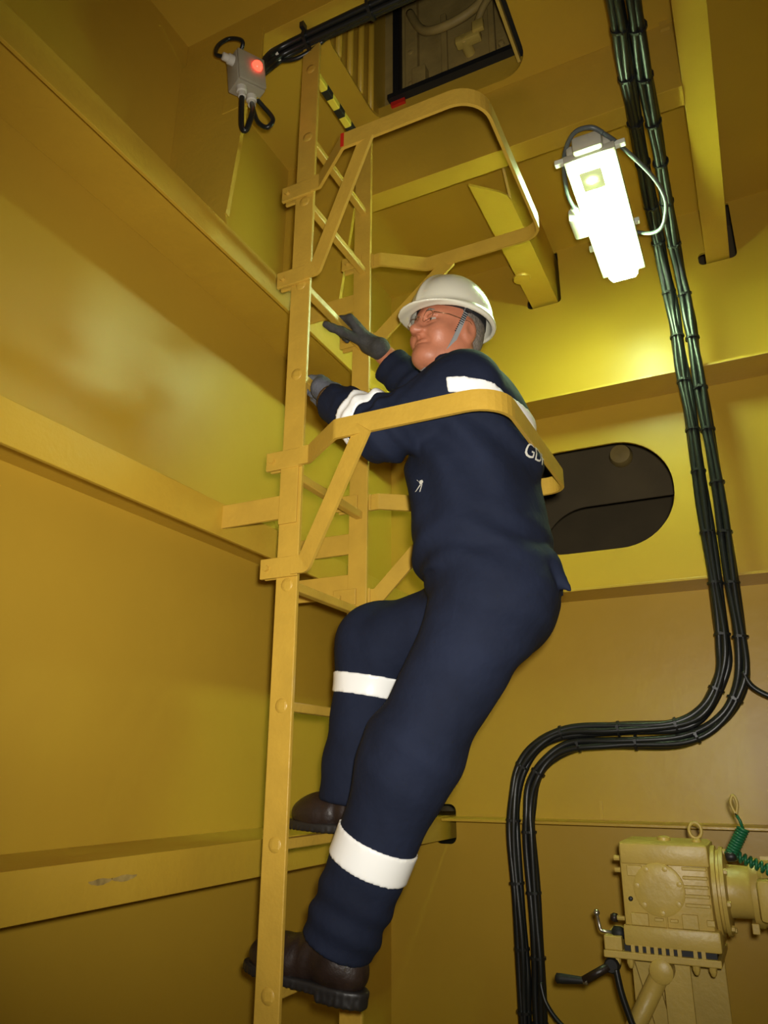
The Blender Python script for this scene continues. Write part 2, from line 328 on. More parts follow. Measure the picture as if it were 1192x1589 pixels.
# brackets to the wall stringers
for ys in (YN, YO):
    for z in (2.25, 3.10):
        if ys == YN and z > 3: continue
        MB().box((-1.243, ys-0.005, z-0.032), (XS-0.02, ys+0.005, z+0.032)).build('wall_bracket', 'ladder', ld, bev=0.0015)
MB().box((-1.243, YO-0.005, 2.085), (XS-0.02, YO+0.005, 2.155)).build('wall_bracket', 'ladder', ld, bev=0.0015)
def hoop(zh, zlow, xo):
    pts = [(XS+0.03, YN-0.016, zh), (-0.965, YN-0.016, zh), (-0.832, 1.424, zh), (xo, 1.424, zh), (xo, 2.02, zh), (-0.832, 2.02, zh), (-0.965, YO+0.016, zh), (XS+0.03, YO+0.016, zh)]
    path = fillet(pts, [0, 0.012, 0.02, 0.085, 0.055, 0.02, 0.012, 0], 8)
    h = MB().ribbon(path, (0, 0, 1), 0.050, 0.009).build('safety_hoop', 'ladder', ld)
    for ys, sg, ybar in ((YN, -1, 1.424), (YO, 1, 2.02)):
        for z in (zh, zlow):
            yy = ys+sg*0.006
            MB().box((XS-0.075, min(yy, yy+sg*0.010), z-0.026), (XS+0.036, max(yy, yy+sg*0.010), z+0.026)).build('clamp', 'ladder', h, bev=0.002)
            yy2 = ys-sg*0.006
            MB().box((XS-0.075, min(yy2, yy2-sg*0.008), z-0.024), (XS+0.0, max(yy2, yy2-sg*0.008), z+0.024)).build('clamp_back', 'ladder', h, bev=0.002)
            MB().tube([(XS-0.054, yy2-sg*0.016, z), (XS-0.054, yy+sg*0.019, z)], 0.0085, 6).build('bolt', 'ladder', h)
        MB().ribbon(fillet([(XS+0.020, ys+sg*0.017, zlow), (-0.968, ys+sg*0.017, zlow), (-0.752, ybar+sg*0.004, zh-0.012)], [0, 0.01, 0], 4), (0.85, 0, -0.55) if False else (-0.5, 0, 0.8), 0.046, 0.009).build('brace', 'ladder', h)
    return h
hoop(2.378, 2.085, -0.418)
hoop(3.258, 2.950, -0.432)
for ys in (YN, ):
    for z in (2.55, 2.42, 3.05, 3.40): pass
for o in ld.children:
    if o.name.startswith('safety_hoop.001'):
        MB().box((-0.836, 1.4165, 3.235), (-0.826, 1.4185, 3.281)).build('red_mark', 'red', o)

# ================================================================== tube lamp under the ceiling
LX0, LX1, LY0, LY1, LZ = -0.338, -0.200, 2.090, 2.780, 3.50
lxm = (LX0+LX1)/2
lp = thing('bulkhead_lamp', 'bright lit tube lamp hanging beside the black cables under the ceiling', 'lamp', (lxm, (LY0+LY1)/2, LZ))
# lens: rounded trough, lit
lsec = [(-0.062, 0.078), (-0.062, 0.040), (-0.057, 0.014), (-0.046, 0.0), (0.046, 0.0), (0.057, 0.014), (0.062, 0.040), (0.062, 0.078)]
lm = MB(); n = len(lsec); st = [(LY0+0.004, 0.80, 0.030), (LY0+0.016, 0.95, 0.006), (LY0+0.04, 1.0, 0), (LY1-0.04, 1.0, 0), (LY1-0.016, 0.95, 0.006), (LY1-0.004, 0.80, 0.030)]
vv = [(lxm+x*s, y, LZ+min(0.078, z+dz)) for y, s, dz in st for x, z in lsec]
ff = [(i*n+k, i*n+(k+1) % n, (i+1)*n+(k+1) % n, (i+1)*n+k) for i in range(len(st)-1) for k in range(n)] + [tuple(range(n-1, -1, -1)), tuple((len(st)-1)*n+k for k in range(n))]
lens = lm.add(vv, ff).build('lens', 'lens', lp, 'auto')
for i in range(13):      # prism ribs of the lens
    y = LY0+0.13+0.04*i
    MB().box((lxm-0.045, y, LZ-0.0025), (lxm+0.045, y+0.012, LZ+0.002)).build('lens_rib', 'lens', lens)
MB().box((LX0-0.006, LY0-0.002, LZ+0.078), (LX1+0.006, LY1+0.002, LZ+0.120), bev=0.010).build('lamp_body', 'lampbody', lp, 'auto')
MB().box((LX0-0.016, LY0-0.004, LZ+0.050), (LX1+0.016, LY1+0.004, LZ+0.080), bev=0.004).build('light_skirt', 'lampbody', lp, 'auto')  # skirt added to cut off the lens's upward light
MB().box((lxm-0.050, LY0-0.030, LZ+0.060), (lxm+0.050, LY0+0.03, LZ+0.125), bev=0.012).build('end_cap', 'lampbody', lp, 'auto')
MB().box((lxm-0.040, LY0+0.012, LZ-0.006), (lxm+0.034, LY0+0.100, LZ+0.006), bev=0.005).build('reflector_end', 'lensdim', lp, 'auto')
MB().lathe((lxm-0.005, LY0+0.050, LZ-0.006), (0, 0, -1), [(0.012, 0), (0.011, 0.006), (0.003, 0.008)], 12).build('lens_screw', 'lens', lp, True)
for sx, ys in ((-1, (LY0+0.02, LY0+0.40, LY0+0.52)), (1, (LY0+0.02, LY0+0.43))):
    for y in ys:
        x = LX0-0.004 if sx < 0 else LX1+0.004; L = 0.045 if y < LY0+0.1 else 0.03
        MB().box((min(x, x+sx*L), y-0.010, LZ+0.070), (max(x, x+sx*L), y+0.010, LZ+0.090), bev=0.003).build('latch', 'clip', lp)
MB().box((LX0-0.062, LY0+0.26, LZ+0.028), (LX0-0.008, LY0+0.38, LZ+0.085), bev=0.010).build('terminal_box', 'clip', lp, 'auto')
MB().tube([(LX0-0.032, LY0+0.235, LZ+0.060), (LX0-0.032, LY0+0.262, LZ+0.060)], 0.014, 12).build('cable_gland', 'clip', lp, True)
for y in (LY0+0.15, LY1-0.15):
    MB().box((lxm-0.015, y-0.002, LZ+0.119), (lxm+0.015, y+0.002, ZC)).build('hanger_strap', 'steel', lp)
MB().tube(smooth_path([(LX0-0.032, LY0+0.24, LZ+0.060), (LX0-0.040, LY0+0.16, LZ+0.075), (LX0-0.02, LY0+0.04, LZ+0.11), (LX0+0.03, LY0-0.04, LZ+0.125), (lxm+0.02, LY0-0.055, LZ+0.115), (lxm+0.055, LY0-0.03, LZ+0.10)]), 0.008, 8).build('lamp_lead', 'greycable', lp, True)
lc = MB().tube(smooth_path([(lxm+0.055, LY0-0.028, LZ+0.10), (LX1+0.02, LY0+0.02, LZ+0.09), (LX1+0.09, LY0+0.17, LZ+0.08), (LX1+0.125, LY0+0.27, LZ+0.07), (LX1+0.135, LY0+0.36, LZ+0.06), (LX1+0.11, LY0+0.46, LZ+0.05), (LX1+0.07, LY0+0.50, LZ+0.06), (LX1+0.02, LY0+0.50, LZ+0.08), (LX1+0.0, LY0+0.49, LZ+0.085)]), 0.0075, 8).build('supply_cable', 'greycable', lp, True)

# ================================================================== two cable bundles
pathA = [(-0.108, 3.124), (-0.100, 2.893), (-0.101, 2.59), (-0.098, 2.248), (-0.100, 2.04), (-0.118, 1.930), (-0.186, 1.812), (-0.287, 1.760), (-0.484, 1.752), (-0.67, 1.745), (-0.782, 1.698), (-0.854, 1.611), (-0.884, 1.50), (-0.894, 1.376), (-0.887, 1.165), (-0.882, 0.965), (-0.885, 0.793), (-0.885, 0.4), (-0.885, 0.0)]
pathB = [(-0.052, 3.112), (-0.048, 2.883), (-0.042, 2.58), (-0.044, 2.242), (-0.044, 2.025), (-0.062, 1.894), (-0.139, 1.778), (-0.271, 1.710), (-0.489, 1.703), (-0.65, 1.695), (-0.749, 1.646), (-0.808, 1.566), (-0.829, 1.47), (-0.834, 1.379), (-0.829, 1.169), (-0.827, 0.97), (-0.832, 0.8), (-0.832, 0.4), (-0.832, 0.0)]
topA = [(-0.095, 0.6, 3.69), (-0.097, 1.20, 3.69), (-0.099, 1.68, 3.68), (-0.111, 1.952, 3.68), (-0.118, 2.296, 3.68), (-0.122, 2.60, 3.655), (-0.119, 2.80, 3.57), (-0.112, 2.885, 3.42), (-0.108, 2.90, 3.27)]
topB = [(-0.043, 0.6, 3.69), (-0.046, 1.20, 3.69), (-0.052, 1.70, 3.68), (-0.060, 1.975, 3.68), (-0.060, 2.323, 3.68), (-0.066, 2.60, 3.655), (-0.064, 2.80, 3.57), (-0.056, 2.885, 3.42), (-0.053, 2.90, 3.27)]
def bundle(top, low, label, phase, ncab):
    P = [V(p) for p in top]+[V(x, 2.90, z) for x, z in low]
    sp = smooth_path(P, 7)
    b = thing('cable_bundle', label, 'cables', (sp[-1].x, sp[-1].y, 0), 'black cable bundles on the back wall')
    offs = [(0.0125*math.cos(t+phase), 0.0125*math.sin(t+phase)) for t in [2*PI*k/ncab for k in range(ncab)]]
    Ts = [(sp[min(i+1, len(sp)-1)]-sp[max(i-1, 0)]).normalized() for i in range(len(sp))]
    for ci, (ou, ov) in enumerate(offs):
        pts = []
        for i, (p, T) in enumerate(zip(sp, Ts)):
            # in-plane side direction: the bundle keeps the same cables on the wall side
            A = Vector((0, 0, 1)) if abs(T.y) > 0.85 else Vector((0, 1, 0))
            mix = min(1, max(0, (p.z-3.3)/0.35)); A = (Vector((0, 1, 0))*(1-mix)+Vector((0, 0, 1))*mix)
            N = (A-T*A.dot(T)).normalized(); B = T.cross(N)
            wob = 0.0028*math.sin(i*0.42+ci*2.1+phase)
            pts.append(p+N*(ou*1.05+wob)+B*(ov*1.05-wob))
        MB().tube(pts, 0.0125, 8).build('cable', 'cable', b, True)
    # ties at regular stations along the run
    dist = 0; nxt = 0.12+0.05*phase
    for i in range(1, len(sp)-1):
        dist += (sp[i]-sp[i-1]).length
        if dist > nxt:
            nxt += 0.20
            T = Ts[i]
            MB().tube([sp[i]-T*0.004, sp[i]+T*0.004], 0.0282, 14).build('cable_tie', 'tie', b)
            Nn = Vector((0, -1, 0)) if abs(T.y) < 0.8 else Vector((0.5, 0, -0.8)).normalized()
            Nn = (Nn-T*Nn.dot(T)).normalized()
            c = sp[i]+Nn*0.026+T.cross(Nn)*0.006
            MB().box((-0.005, -0.004, -0.005), (0.005, 0.008, 0.005), Matrix.Translation(c) @ Nn.to_track_quat('Y', 'Z').to_matrix().to_4x4()).build('tie_head', 'tie', b)
    return b
bA = bundle(topA, pathA, 'black cable bundle nearer the lamp, outer of the two in the lower bend', 0.3, 5)
bB = bundle(topB, pathB, 'black cable bundle farther from the lamp, inner of the two in the lower bend', 0.9, 4)
tag(MB().tube(smooth_path([(-0.050, 2.885, 1.93), (-0.030, 2.885, 1.88), (0.03, 2.885, 1.84), (0.14, 2.885, 1.80), (0.40, 2.90, 1.76), (0.9, 2.93, 1.74)]), 0.010, 8).build('branch_cable', 'cable', None, True), 'single black cable leaving the bundles towards the right edge', 'cable')
tag(MB().tube(smooth_path([(-0.815, 2.87, 0.93), (-0.795, 2.86, 0.87), (-0.74, 2.85, 0.815), (-0.66, 2.84, 0.785), (-0.5, 2.84, 0.76), (-0.3, 2.9, 0.6), (-0.2, 2.95, 0.012)]), 0.008, 8).build('branch_cable', 'cable', None, True), 'thin black cable drooping off the bundles at the bottom edge', 'cable')

# ================================================================== junction box and the cable along the ceiling beam
jb = thing('junction_box', 'small grey junction box with a glowing red light under the beam', 'junction box', (-1.198, 1.405, 3.60))
Mj = Matrix.Translation((-1.182, 1.410, 3.655)) @ Matrix.Rotation(math.radians(64), 4, 'Z') @ Matrix.Rotation(math.radians(-8), 4, 'Y') @ Matrix.Scale(0.80, 4)
MB().box((-0.060, -0.042, -0.070), (0.060, 0.040, 0.070), Mj, bev=0.006).build('box_body', 'grey', jb, 'auto')
MB().box((-0.058, -0.056, -0.068), (0.058, -0.0425, 0.068), Mj, bev=0.005).build('box_lid', 'grey', jb, 'auto')
def jp(x, y, z): return Mj @ Vector((x, y, z))
MB().lathe(jp(0.020, -0.056, 0.015), Mj.to_3x3() @ Vector((0, -1, 0)), [(0.017, 0), (0.016, 0.008), (0.011, 0.015), (0.003, 0.018)], 18).build('pilot_light', 'redlens', jb, True)
for k, (p, d) in enumerate(((jp(-0.060, -0.015, 0.035), (-1, 0, 0)), (jp(-0.028, -0.010, -0.070), (0, 0, -1)), (jp(0.025, 0.010, -0.070), (0, 0, -1)))):
    dd = Mj.to_3x3() @ Vector(d)
    MB().lathe(p, dd, [(0.0165, 0), (0.0165, 0.016), (0.0125, 0.019), (0.012, 0.034), (0.009, 0.036)], 12).build('cable_gland', 'gland', jb, 'auto')
def jc(pts, r): return MB().tube(smooth_path(pts), r, 8).build('cable_tail', 'cable', jb, True)
a0 = jp(-0.060, -0.015, 0.035)+Mj.to_3x3() @ Vector((-0.034, 0, 0))
jc([a0, a0+V(-0.028, -0.01, 0.015), a0+V(-0.030, 0.0, 0.065), a0+V(-0.004, 0.02, 0.100), a0+V(0.04, 0.03, 0.070), jp(-0.03, 0.03, 0.066)], 0.0065)
a1 = jp(-0.028, -0.010, -0.104)
jc([a1, a1+V(0.002, 0, -0.05), a1+V(0.006, 0.004, -0.125), a1+V(0.020, 0.010, -0.135), a1+V(0.034, 0.014, -0.07), jp(0.025, 0.010, -0.10)], 0.0085)
a2 = jp(0.050, 0.010, -0.070)
jc([a2, a2+V(0.02, 0.01, -0.03), a2+V(0.052, 0.02, -0.085), a2+V(0.035, 0.015, -0.115), a2+V(0.004, 0.005, -0.085), a2+V(-0.015, 0.0, -0.02)], 0.0075)
MB().box((-1.30, 1.450, 3.60), (-1.16, 1.460, 3.905)).build('mounting_plate', 'steel', jb, bev=0.0015)
oc = thing('cable_bundle', 'black cables tied along the ceiling beam between the junction box and the hatch', 'cables', (-1.0, 1.53, 3.86))
ob = [(-1.172, 1.47, 3.735), (-1.150, 1.49, 3.800), (-1.110, 1.515, 3.850), (-0.977, 1.521, 3.862), (-0.75, 1.525, 3.866), (-0.5, 1.53, 3.868), (-0.12, 1.53, 3.868)]
for k, (dy, dz, r) in enumerate(((0, 0, 0.014), (-0.018, -0.006, 0.011), (0.014, -0.010, 0.011), (-0.004, -0.020, 0.010))):
    MB().tube(smooth_path([(x, y+dy*(0.4 if i == 0 else 1), z+dz*(0.4 if i == 0 else 1)) for i, (x, y, z) in enumerate(ob)]), r, 8).build('cable', 'cable', oc, True)
MB().tube(smooth_path([(-1.130, 1.52, 3.815), (-1.08, 1.53, 3.810), (-1.02, 1.54, 3.832), (-0.96, 1.54, 3.862)]), 0.007, 8).build('cable', 'cable', oc, True)
for x, z in ((-1.03, 3.852), (-0.80, 3.859), (-0.6, 3.86)):
    MB().tube([(x-0.005, 1.52, z), (x+0.005, 1.52, z)], 0.034, 12).build('cable_tie', 'tie', oc)
    MB().box((x-0.007, 1.478, z+0.015), (x+0.007, 1.50, z+0.037)).build('tie_head', 'tie', oc)
MB().tube([(-1.150, 1.503, 3.823), (-1.143, 1.506, 3.830)], 0.026, 12).build('cable_tie', 'gland', oc)

# ================================================================== gear motor on its stand
gm = thing('gear_motor', 'cream painted gear motor on a steel stand at the lower right', 'motor', (-0.30, 2.45, 0))
GY = 2.35
gb = MB().box((-0.425, GY, 1.168), (-0.195, GY+0.20, 1.422), bev=0.012).build('gearbox_housing', 'machine', gm, 'auto')
MB().box((-0.420, GY-0.006, 1.365), (-0.192, GY+0.19, 1.418), bev=0.005).build('housing_rim', 'machine', gb, 'auto')
MB().box((-0.428, GY-0.010, 1.164), (-0.185, GY+0.2, 1.215), bev=0.006).build('housing_foot', 'machine', gb, 'auto')
MB().lathe((-0.325, GY+0.004, 1.305), (0, -1, 0), [(0.066, 0), (0.066, 0.012), (0.060, 0.015), (0.030, 0.016)], 32).build('round_cover', 'machine', gb, 'auto')
for k in range(7):
    t = 2*PI*k/7+0.3
    MB().lathe((-0.325+0.056*math.cos(t), GY-0.011, 1.305+0.056*math.sin(t)), (0, -1, 0), [(0.007, 0), (0.007, 0.006), (0.003, 0.007)], 8).build('cover_bolt', 'machine', gb, 'auto')
for k in range(5):
    MB().box((-0.262, GY-0.010, 1.268+0.022*k), (-0.200, GY+0.006, 1.276+0.022*k), bev=0.002).build('cooling_fin', 'machine', gb)
for x0, x1, z0, z1 in ((-0.405, -0.365, 1.335, 1.362), (-0.405, -0.360, 1.215, 1.245), (-0.345, -0.322, 1.228, 1.236), (-0.305, -0.285, 1.228, 1.236), (-0.275, -0.235, 1.215, 1.25), (-0.315, -0.311, 1.20, 1.25), (-0.215, -0.195, 1.225, 1.24)):
    MB().box((x0, GY-0.008, z0), (x1, GY+0.004, z1), bev=0.002).build('housing_boss', 'machine', gb)
for x, z in ((-0.402, 1.278), (-0.375, 1.270)):
    MB().lathe((x, GY+0.002, z), (0, -1, 0), [(0.006, 0), (0.006, 0.008), (0.002, 0.009)], 10).build('drain_plug', 'sole', gb, True)
for z in (1.375, 1.345):
    MB().tube([(-0.428, GY+0.03, z), (-0.443, GY+0.03, z)], 0.007, 8).build('side_plug', 'machine', gb)
MB().lathe((-0.31, GY+0.08, 1.420), (0, 0, 1), [(0.018, 0), (0.018, 0.010), (0.010, 0.014)], 12).build('breather_plug', 'machine', gb, 'auto')
eb = MB().tube([V(-0.222+0.016*math.cos(t), GY+0.06, 1.452+0.020*math.sin(t)) for t in [2*PI*k/20 for k in range(21)]], 0.0045, 8, False)
eb.lathe((-0.222, GY+0.06, 1.418), (0, 0, 1), [(0.012, 0), (0.012, 0.010), (0.006, 0.014)], 12); eb.build('eye_bolt', 'machine', gm, True)
MB().lathe((-0.195, GY+0.10, 1.300), (1, 0, 0), [(0.105, 0), (0.112, 0.004), (0.112, 0.014), (0.102, 0.016), (0.102, 0.022), (0.110, 0.024), (0.110, 0.034), (0.09, 0.038)], 40).build('motor_flange', 'machine', gm, 'auto')
for k in range(8):
    t = 2*PI*k/8+0.2
    MB().lathe((-0.160, GY+0.10+0.1*math.cos(t), 1.300+0.1*math.sin(t)), (1, 0, 0), [(0.008, 0), (0.008, 0.008), (0.003, 0.009)], 6).build('flange_bolt', 'machine', gm)
MB().lathe((-0.157, GY+0.10, 1.300), (1, 0, 0), [(0.066, 0), (0.064, 0.05), (0.07, 0.06)], 28).build('coupling', 'machine', gm, 'auto')
mb_ = MB().lathe((-0.100, GY+0.10, 1.300), (1, 0, 0), [(0.084, 0), (0.086, 0.01), (0.086, 0.02), (0.078, 0.03), (0.078, 0.36), (0.06, 0.38)], 32).build('motor_body', 'machine', gm, 'auto')
for k in range(16):
    t = 2*PI*k/16
    MB().box((-0.07, -0.0025, 0.076), (0.25, 0.0025, 0.090), Matrix.Translation((0, GY+0.10, 1.300)) @ Matrix.Rotation(t, 4, 'X')).build('motor_fin', 'machine', mb_)
MB().box((-0.085, GY-0.028, 1.245), (0.06, GY+0.03, 1.345), bev=0.012).build('terminal_box', 'machine', gm, 'auto')
MB().lathe((-0.035, GY-0.028, 1.292), (0, -1, 0), [(0.032, 0), (0.032, 0.003), (0.026, 0.004), (0.024, 0.002), (0.01, 0.002)], 24).build('terminal_cover', 'machine', gm, 'auto')
MB().box((-0.110, GY+0.03, 1.210), (-0.092, GY+0.16, 1.235)).build('motor_lug', 'machine', gm, bev=0.002)
# base, toothed rack under the housing, stand
MB().box((-0.485, GY-0.012, 1.132), (-0.190, GY+0.24, 1.150)).build('base_plate', 'machine', gm, bev=0.003)
MB().box((-0.430, GY, 1.150), (-0.20, GY+0.2, 1.168)).build('spacer', 'rubber', gm)
for k in range(10):
    if k == 7: continue
    MB().box((-0.412+0.0195*k, GY-0.010, 1.150), (-0.402+0.0195*k, GY+0.0, 1.168)).build('spacer_block', 'machine', gm)
MB().box((-0.482, GY-0.01, 1.150), (-0.435, GY+0.15, 1.185)).build('side_block', 'machine', gm, bev=0.003)
for x in (-0.455, -0.420, -0.255, -0.215):
    MB().lathe((x, GY+0.012, 1.132), (0, 0, -1), [(0.010, 0), (0.010, 0.012), (0.006, 0.022), (0.004, 0.024)], 8).build('base_bolt', 'machine', gm, 'auto')
MB().tube([(-0.345, GY+0.02, 1.105), (-0.422, GY+0.02, 0.975), (-0.86, GY+0.02, 0.235), (-0.96, GY+0.02, 0.012)], 0.024, 14).build('diagonal_pipe', 'machine', gm, True)
MB().lathe((-0.340, GY-0.02, 1.112), (0, 1, 0), [(0.020, 0), (0.030, 0.006), (0.030, 0.055)], 18).build('pipe_end', 'machine', gm, 'auto')
MB().box((-0.345, GY+0.05, 0.0), (-0.275, GY+0.062, 1.132)).build('stand_plate', 'machine', gm, bev=0.002)
MB().box((-0.45, GY+0.20, 0.0), (-0.20, GY+0.212, 1.132)).build('stand_plate', 'machine', gm, bev=0.002)
MB().prism([(-0.43, 1.13), (-0.38, 1.13), (-0.30, 0.75), (-0.33, 0.75)], (0, GY+0.10, 0), (1, 0, 0), (0, 0, 1), (0, 0.01, 0)).build('gusset', 'machine', gm)
# little valves at the side and the crank
MB().tube([(-0.425, GY+0.04, 1.222), (-0.452, GY+0.04, 1.222)], 0.006, 8).build('sensor_stem', 'machine', gm)
MB().lathe((-0.450, GY+0.04, 1.222), (-1, 0, 0), [(0.011, 0), (0.012, 0.010), (0.008, 0.018)], 12).build('sensor_head', 'boot', gm, True)
MB().lathe((-0.430, GY+0.02, 1.188), (-1, 0, 0), [(0.012, 0), (0.017, 0.010), (0.017, 0.028), (0.008, 0.034)], 14).build('valve_knob', 'rubber', gm, True)
MB().tube(fillet([(-0.465, GY+0.02, 1.188), (-0.495, GY+0.02, 1.190), (-0.502, GY+0.02, 1.232)], 0.008, 4), 0.0045, 8).build('valve_lever', 'chrome', gm, True)
MB().lathe((-0.502, GY+0.02, 1.228), (0, 0, 1), [(0.007, 0), (0.009, 0.006), (0.005, 0.014)], 10).build('lever_tip', 'chrome', gm, True)
hc = MB().lathe((-0.468, GY-0.01, 1.112), (0, 1, 0), [(0.016, 0), (0.020, 0.006), (0.020, 0.04), (0.012, 0.044)], 14).build('crank', 'rubber', gm, 'auto')
MB().tube([(-0.475, GY-0.004, 1.110), (-0.545, GY-0.008, 1.070)], 0.011, 8).build('crank_arm', 'boot', hc, True)
MB().lathe((-0.546, GY-0.008, 1.070), (-1, 0, -0.02), [(0.007, -0.008), (0.009, 0.004), (0.010, 0.014), (0.013, 0.060), (0.013, 0.072), (0.007, 0.076)], 14).build('crank_grip', 'rubber', hc, True)
MB().lathe((-0.534, GY-0.008, 1.070), (-1, 0, 0), [(0.010, 0), (0.010, 0.012)], 10).build('crank_ferrule', 'chrome', hc, True)
MB().tube(smooth_path([(-0.458, GY-0.002, 1.105), (-0.448, GY-0.005, 1.05), (-0.430, GY-0.005, 0.99), (-0.410, GY-0.005, 0.92), (-0.38, GY, 0.6), (-0.37, GY, 0.01)]), 0.009, 8).build('crank_cable', 'cable', hc, True)
# green coil hose over the motor
gh = thing('coil_hose', 'green spiral hose hung above the motor', 'hose', (-0.13, GY+0.05, 1.40))
def coil(p0, p1, r, turns, rr):
    p0, p1 = V(p0), V(p1); T = (p1-p0).normalized(); N = T.cross(Vector((0, 1, 0))).normalized(); B = T.cross(N); k = turns*10
    return [p0+(p1-p0)*(i/k)+N*math.cos(2*PI*i/10)*r+B*math.sin(2*PI*i/10)*r for i in range(k+1)]
MB().tube(coil((-0.098, GY+0.02, 1.462), (-0.140, GY+0.02, 1.392), 0.0125, 11, 0), 0.0042, 6).build('coil', 'green', gh, True)
MB().tube(coil((-0.130, GY+0.02, 1.398), (-0.02, GY+0.02, 1.352), 0.0115, 9, 0), 0.0038, 6).build('coil', 'green', gh, True)
MB().tube(coil((-0.02, GY+0.02, 1.352), (0.20, GY+0.02, 1.40), 0.0115, 16, 0), 0.0038, 6).build('coil', 'green', gh, True)
MB().lathe((-0.150, GY+0.012, 1.392), (1, 0, 0.1), [(0.008, 0), (0.013, 0.005), (0.013, 0.02), (0.008, 0.026)], 12).build('hose_fitting', 'sole', gh, True)
MB().tube([(-0.098, GY+0.02, 1.460), (-0.103, GY+0.02, 1.482), (-0.112, GY+0.02, 1.50)], 0.004, 6).build('hose_neck', 'green', gh, True)
MB().tube(smooth_path([(-0.110, GY+0.02, 1.495), (-0.120, GY+0.02, 1.525), (-0.112, GY+0.02, 1.545), (-0.104, GY+0.02, 1.525), (-0.110, GY+0.02, 1.497)]), 0.004, 6).build('hose_loop', 'machine', gh, True)

# ================================================================== the climber (smooth surfaces from distance fields)
def A3(p): return np.array(p, dtype=np.float32)
def sd_cone(P, a, b, r1, r2):
    a = A3(a); b = A3(b); ab = b-a; t = np.clip((P-a)@ab/float(ab@ab), 0, 1)
    return np.linalg.norm(P-a-t[:, None]*ab, axis=1)-(r1+(r2-r1)*t)
def sd_ell(P, c, r, Rm=None):
    q = P-A3(c)
    if Rm is not None: q = q@Rm
    r = A3(r); k0 = np.linalg.norm(q/r, axis=1); k1 = np.linalg.norm(q/(r*r), axis=1)
    return k0*(k0-1.0)/np.maximum(k1, 1e-6)
def smin(a, b, k):
    h = np.maximum(k-np.abs(a-b), 0)/k
    return np.minimum(a, b)-h*h*k*0.25
def smax(a, b, k): return -smin(-a, -b, k)
def chain(P, pts, rs, k):
    d = None
    for i in range(len(pts)-1):
        e = sd_cone(P, pts[i], pts[i+1], rs[i], rs[i+1]); d = e if d is None else smin(d, e, k)
    return d
def mesh_sdf(fn, lo, hi, h):
    lo = A3(lo); n = np.ceil((A3(hi)-lo)/h).astype(int)+1; B = 8
    nb = (n+B-1)//B; n = nb*B+1
    D = np.ones(n, np.float32)
    bi = np.stack(np.meshgrid(*[np.arange(k) for k in nb], indexing='ij'), -1).reshape(-1, 3)
    cen = lo+(bi*B+B/2)*h
    dc = fn(cen.astype(np.float32))
    act = np.abs(dc) < B*h*1.6+0.004
    for b in bi[dc < 0]: D[b[0]*B:b[0]*B+B+1, b[1]*B:b[1]*B+B+1, b[2]*B:b[2]*B+B+1] = -1
    g = np.stack(np.meshgrid(*[np.arange(B+1)]*3, indexing='ij'), -1).reshape(-1, 3)
    ab = bi[act]
    for s in range(0, len(ab), 160):
        ch = ab[s:s+160]; pts = lo+((ch[:, None, :]*B+g[None]).reshape(-1, 3))*h
        d = fn(pts.astype(np.float32)).reshape(len(ch), B+1, B+1, B+1)
        for b, dd in zip(ch, d): D[b[0]*B:b[0]*B+B+1, b[1]*B:b[1]*B+B+1, b[2]*B:b[2]*B+B+1] = dd
    Sg = D < 0
    cnt = np.zeros([k-1 for k in D.shape], np.uint8); cor = [(i, j, k) for i in (0, 1) for j in (0, 1) for k in (0, 1)]
    sl = lambda o, m: slice(o, m-1+o)
    for c in cor: cnt += Sg[sl(c[0], D.shape[0]), sl(c[1], D.shape[1]), sl(c[2], D.shape[2])]
    cells = np.argwhere((cnt > 0) & (cnt < 8))
    acc = np.zeros((len(cells), 3)); num = np.zeros(len(cells))
    for c in cor:
        for ax in range(3):
            if c[ax]: continue
            e = list(c); e[ax] = 1
            a = D[tuple((cells+c).T)]; b = D[tuple((cells+e).T)]; m = (a < 0) != (b < 0)
            t = np.where(m, a/np.where(m, a-b, 1), 0); p = np.tile(np.array(c, float), (len(cells), 1)); p[:, ax] += t
            acc += p*m[:, None]; num += m
    verts = lo+(cells+acc/num[:, None])*h
    cid = np.full(cnt.shape, -1, np.int32); cid[tuple(cells.T)] = np.arange(len(cells))
    faces = []
    for ax in range(3):
        u, v = [(1, 2), (2, 0), (0, 1)][ax]
        s0 = [slice(None)]*3; s1 = [slice(None)]*3; s0[ax] = slice(0, -1); s1[ax] = slice(1, None)
        ed = np.argwhere(Sg[tuple(s0)] != Sg[tuple(s1)])
        ok = (ed[:, u] > 0) & (ed[:, v] > 0) & (ed[:, u] < D.shape[u]-1) & (ed[:, v] < D.shape[v]-1); ed = ed[ok]
        fl_ = Sg[tuple(ed.T)]
        q = []
        for du, dv in ((-1, -1), (0, -1), (0, 0), (-1, 0)):
            e = ed.copy(); e[:, u] += du; e[:, v] += dv; q.append(cid[tuple(e.T)])
        q = np.stack(q, 1); q[~fl_] = q[~fl_][:, ::-1]; faces.append(q)
    return verts, np.concatenate(faces)
